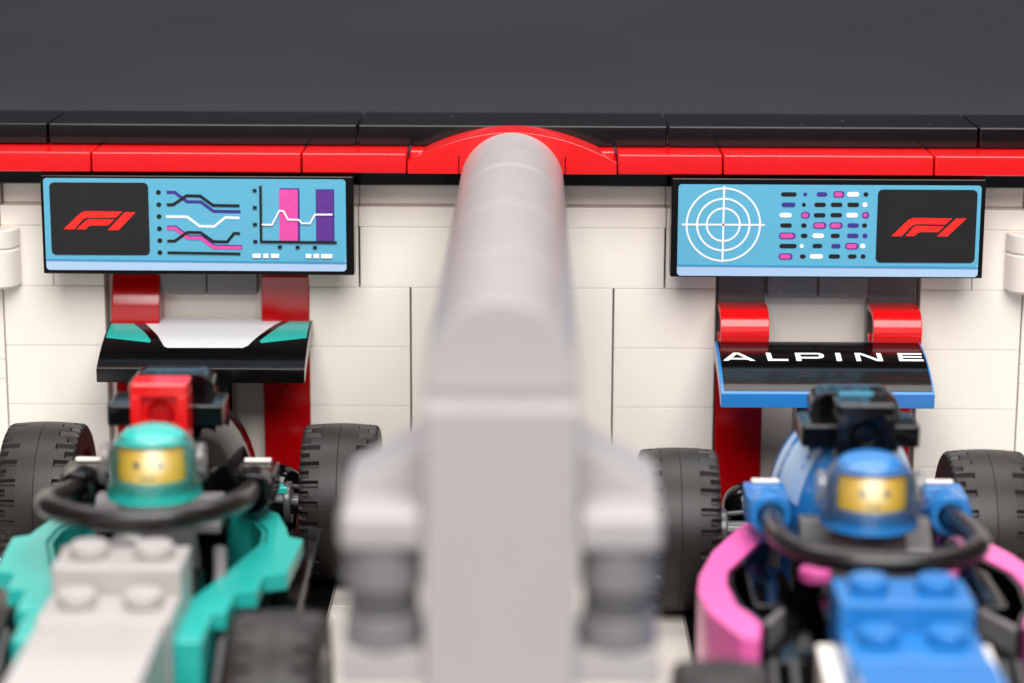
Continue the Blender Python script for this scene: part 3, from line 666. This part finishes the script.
# ------------------------------------------------------------------ drivers
def driver(label, loc, col, group='toy drivers sitting in the race cars'):
    t = thing('toy_driver', label, 'toy figure', loc, group)      # origin at the neck
    bm = bmesh.new()
    prof = [(0.0, -1.55), (0.62, -1.55), (0.60, -1.0), (0.5, -0.1), (0.44, -0.04), (0.3, -0.02), (0.3, 0.05), (0.53, 0.07), (0.61, 0.16), (0.61, 0.98), (0.52, 1.08), (0.0, 1.09)]
    lathe(bm, (0, 0, 0), prof, 'z', 40)
    for v in bm.verts:
        if v.co.z < 0: v.co.x *= 1.15; v.co.y *= 0.7
    body = link('body', bm, 'yellow', parent=t, smooth=45)
    # suit over the torso
    bm = bmesh.new(); lathe(bm, (0, 0, 0), [(0.64, -1.57), (0.62, -1.0), (0.52, -0.09), (0.45, -0.03), (0.32, 0.0)], 'z', 40)
    for v in bm.verts: v.co.x *= 1.16; v.co.y *= 0.72
    link('suit', bm, 'darkgrey', parent=t, smooth=45)
    # printed face
    bm = bmesh.new()
    def onhead(x, z): 
        r = 0.617; return (x, -math.sqrt(r*r-x*x), z)
    def patch(bm, x0, x1, z0, z1, n=6):
        P = [[bm.verts.new(onhead(x0+(x1-x0)*k/n, z)) for z in (z0, z1)] for k in range(n+1)]
        for a, b in zip(P, P[1:]): bm.faces.new([a[0], b[0], b[1], a[1]])
    patch(bm, -0.24, -0.14, 0.66, 0.76, 3); patch(bm, 0.14, 0.24, 0.66, 0.76, 3)
    patch(bm, -0.12, 0.12, 0.48, 0.51)
    link('face_print', bm, 'ink', parent=t)
    # helmet: rounded shell with a front opening
    bm = bmesh.new(); NU, NV = 64, 26; g = {}
    def hp(u, v):
        # u: longitude, v 0 (chin) .. 1 (crown)
        z = 0.08+v*1.16
        if z < 0.38: r = 0.70+0.085*min(1, max(0, 1-(z-0.08)/0.30))**0.6
        elif z < 0.62: r = 0.70
        else: r = 0.70*max(0, 1-((z-0.62)/0.62)**2.4)**(1/2.4)
        return Vector((r*math.cos(u)*1.0, r*math.sin(u)*1.06, z))
    vs = [k/NV for k in range(NV)]+[0.999]
    vs = [1-(1-v)**1.6 if v > 0.6 else v*((1-(1-0.6)**1.6)/0.6) for v in vs]
    for i in range(NU):
        for j, v in enumerate(vs): g[i, j] = bm.verts.new(hp(2*math.pi*i/NU-math.pi/2, v))
    for i in range(NU):
        for j in range(len(vs)-1):
            ang = ((i+0.5)/NU*360+180) % 360-180
            z = 0.08+1.16*(vs[j]+vs[j+1])/2
            lim = 60
            if abs(ang) < lim and 0.42 < z < 1.0: continue
            bm.faces.new([g[i, j], g[(i+1) % NU, j], g[(i+1) % NU, j+1], g[i, j+1]])
    bm.faces.new([g[i, len(vs)-1] for i in range(NU)])
    lone = [v for v in bm.verts if not v.link_faces]; bmesh.ops.delete(bm, geom=lone, context='VERTS')
    bmesh.ops.recalc_face_normals(bm, faces=bm.faces[:])
    bmesh.ops.solidify(bm, geom=bm.faces[:], thickness=0.055)
    hel = link('helmet', bm, col, parent=t, smooth=50)
    # brow ridge
    bm = bmesh.new(); pts = [(0.64*math.sin(math.radians(a)), -0.66*math.cos(math.radians(a)), 1.02+0.03*math.cos(math.radians(a*1.5))) for a in range(-60, 61, 12)]
    tube(bm, pts, 0.035, 10, 3); pts = [(0.70*math.sin(math.radians(a)), -0.74*math.cos(math.radians(a)), 0.40) for a in range(-60, 61, 12)]
    tube(bm, pts, 0.04, 10, 3); link('helmet_ridge', bm, col, parent=hel, smooth=60)
    # clear visor: curved thin shell with side discs
    bm = bmesh.new(); n = 30; A = []
    for k in range(n+1):
        a = math.radians(-96+192*k/n); row = []
        for j in range(9):
            z = 0.36+0.74*j/8; rr = 0.87-0.62*max(0, (z-0.36))**2
            row.append(bm.verts.new((rr*math.sin(a), -rr*1.05*math.cos(a), z)))
        A.append(row)
    for a, b in zip(A, A[1:]):
        for j in range(8): bm.faces.new([a[j], b[j], b[j+1], a[j+1]])
    bmesh.ops.solidify(bm, geom=bm.faces[:], thickness=0.025)
    v = link('visor', bm, 'visor', parent=hel, smooth=60)
    for s in (-1, 1):
        bm = bmesh.new(); cyl(bm, (0.72*s if s > 0 else -0.84, 0.02, 0.68), 0.24, 0.12, 'x', 28, 0.02); link('visor_pivot', bm, 'visor', parent=v, smooth=40)
    return t
driver('toy driver in teal helmet and clear visor seated in the black and teal car', (-5.79, -8.35, 0.56), 'teal')
driver('toy driver in blue helmet and clear visor seated in the blue and pink car', (5.80, -9.25, 0.42), 'blue')

# ------------------------------------------------------------------ scale stud units to metres
done = set()
for o in sc.objects:
    if o.type in ('MESH', 'EMPTY'):
        o.location = o.location*S
        if o.type == 'MESH' and o.data.name not in done:
            done.add(o.data.name); o.data.transform(Matrix.Scale(S, 4))
        if o.type == 'EMPTY': o.empty_display_size = 0.01
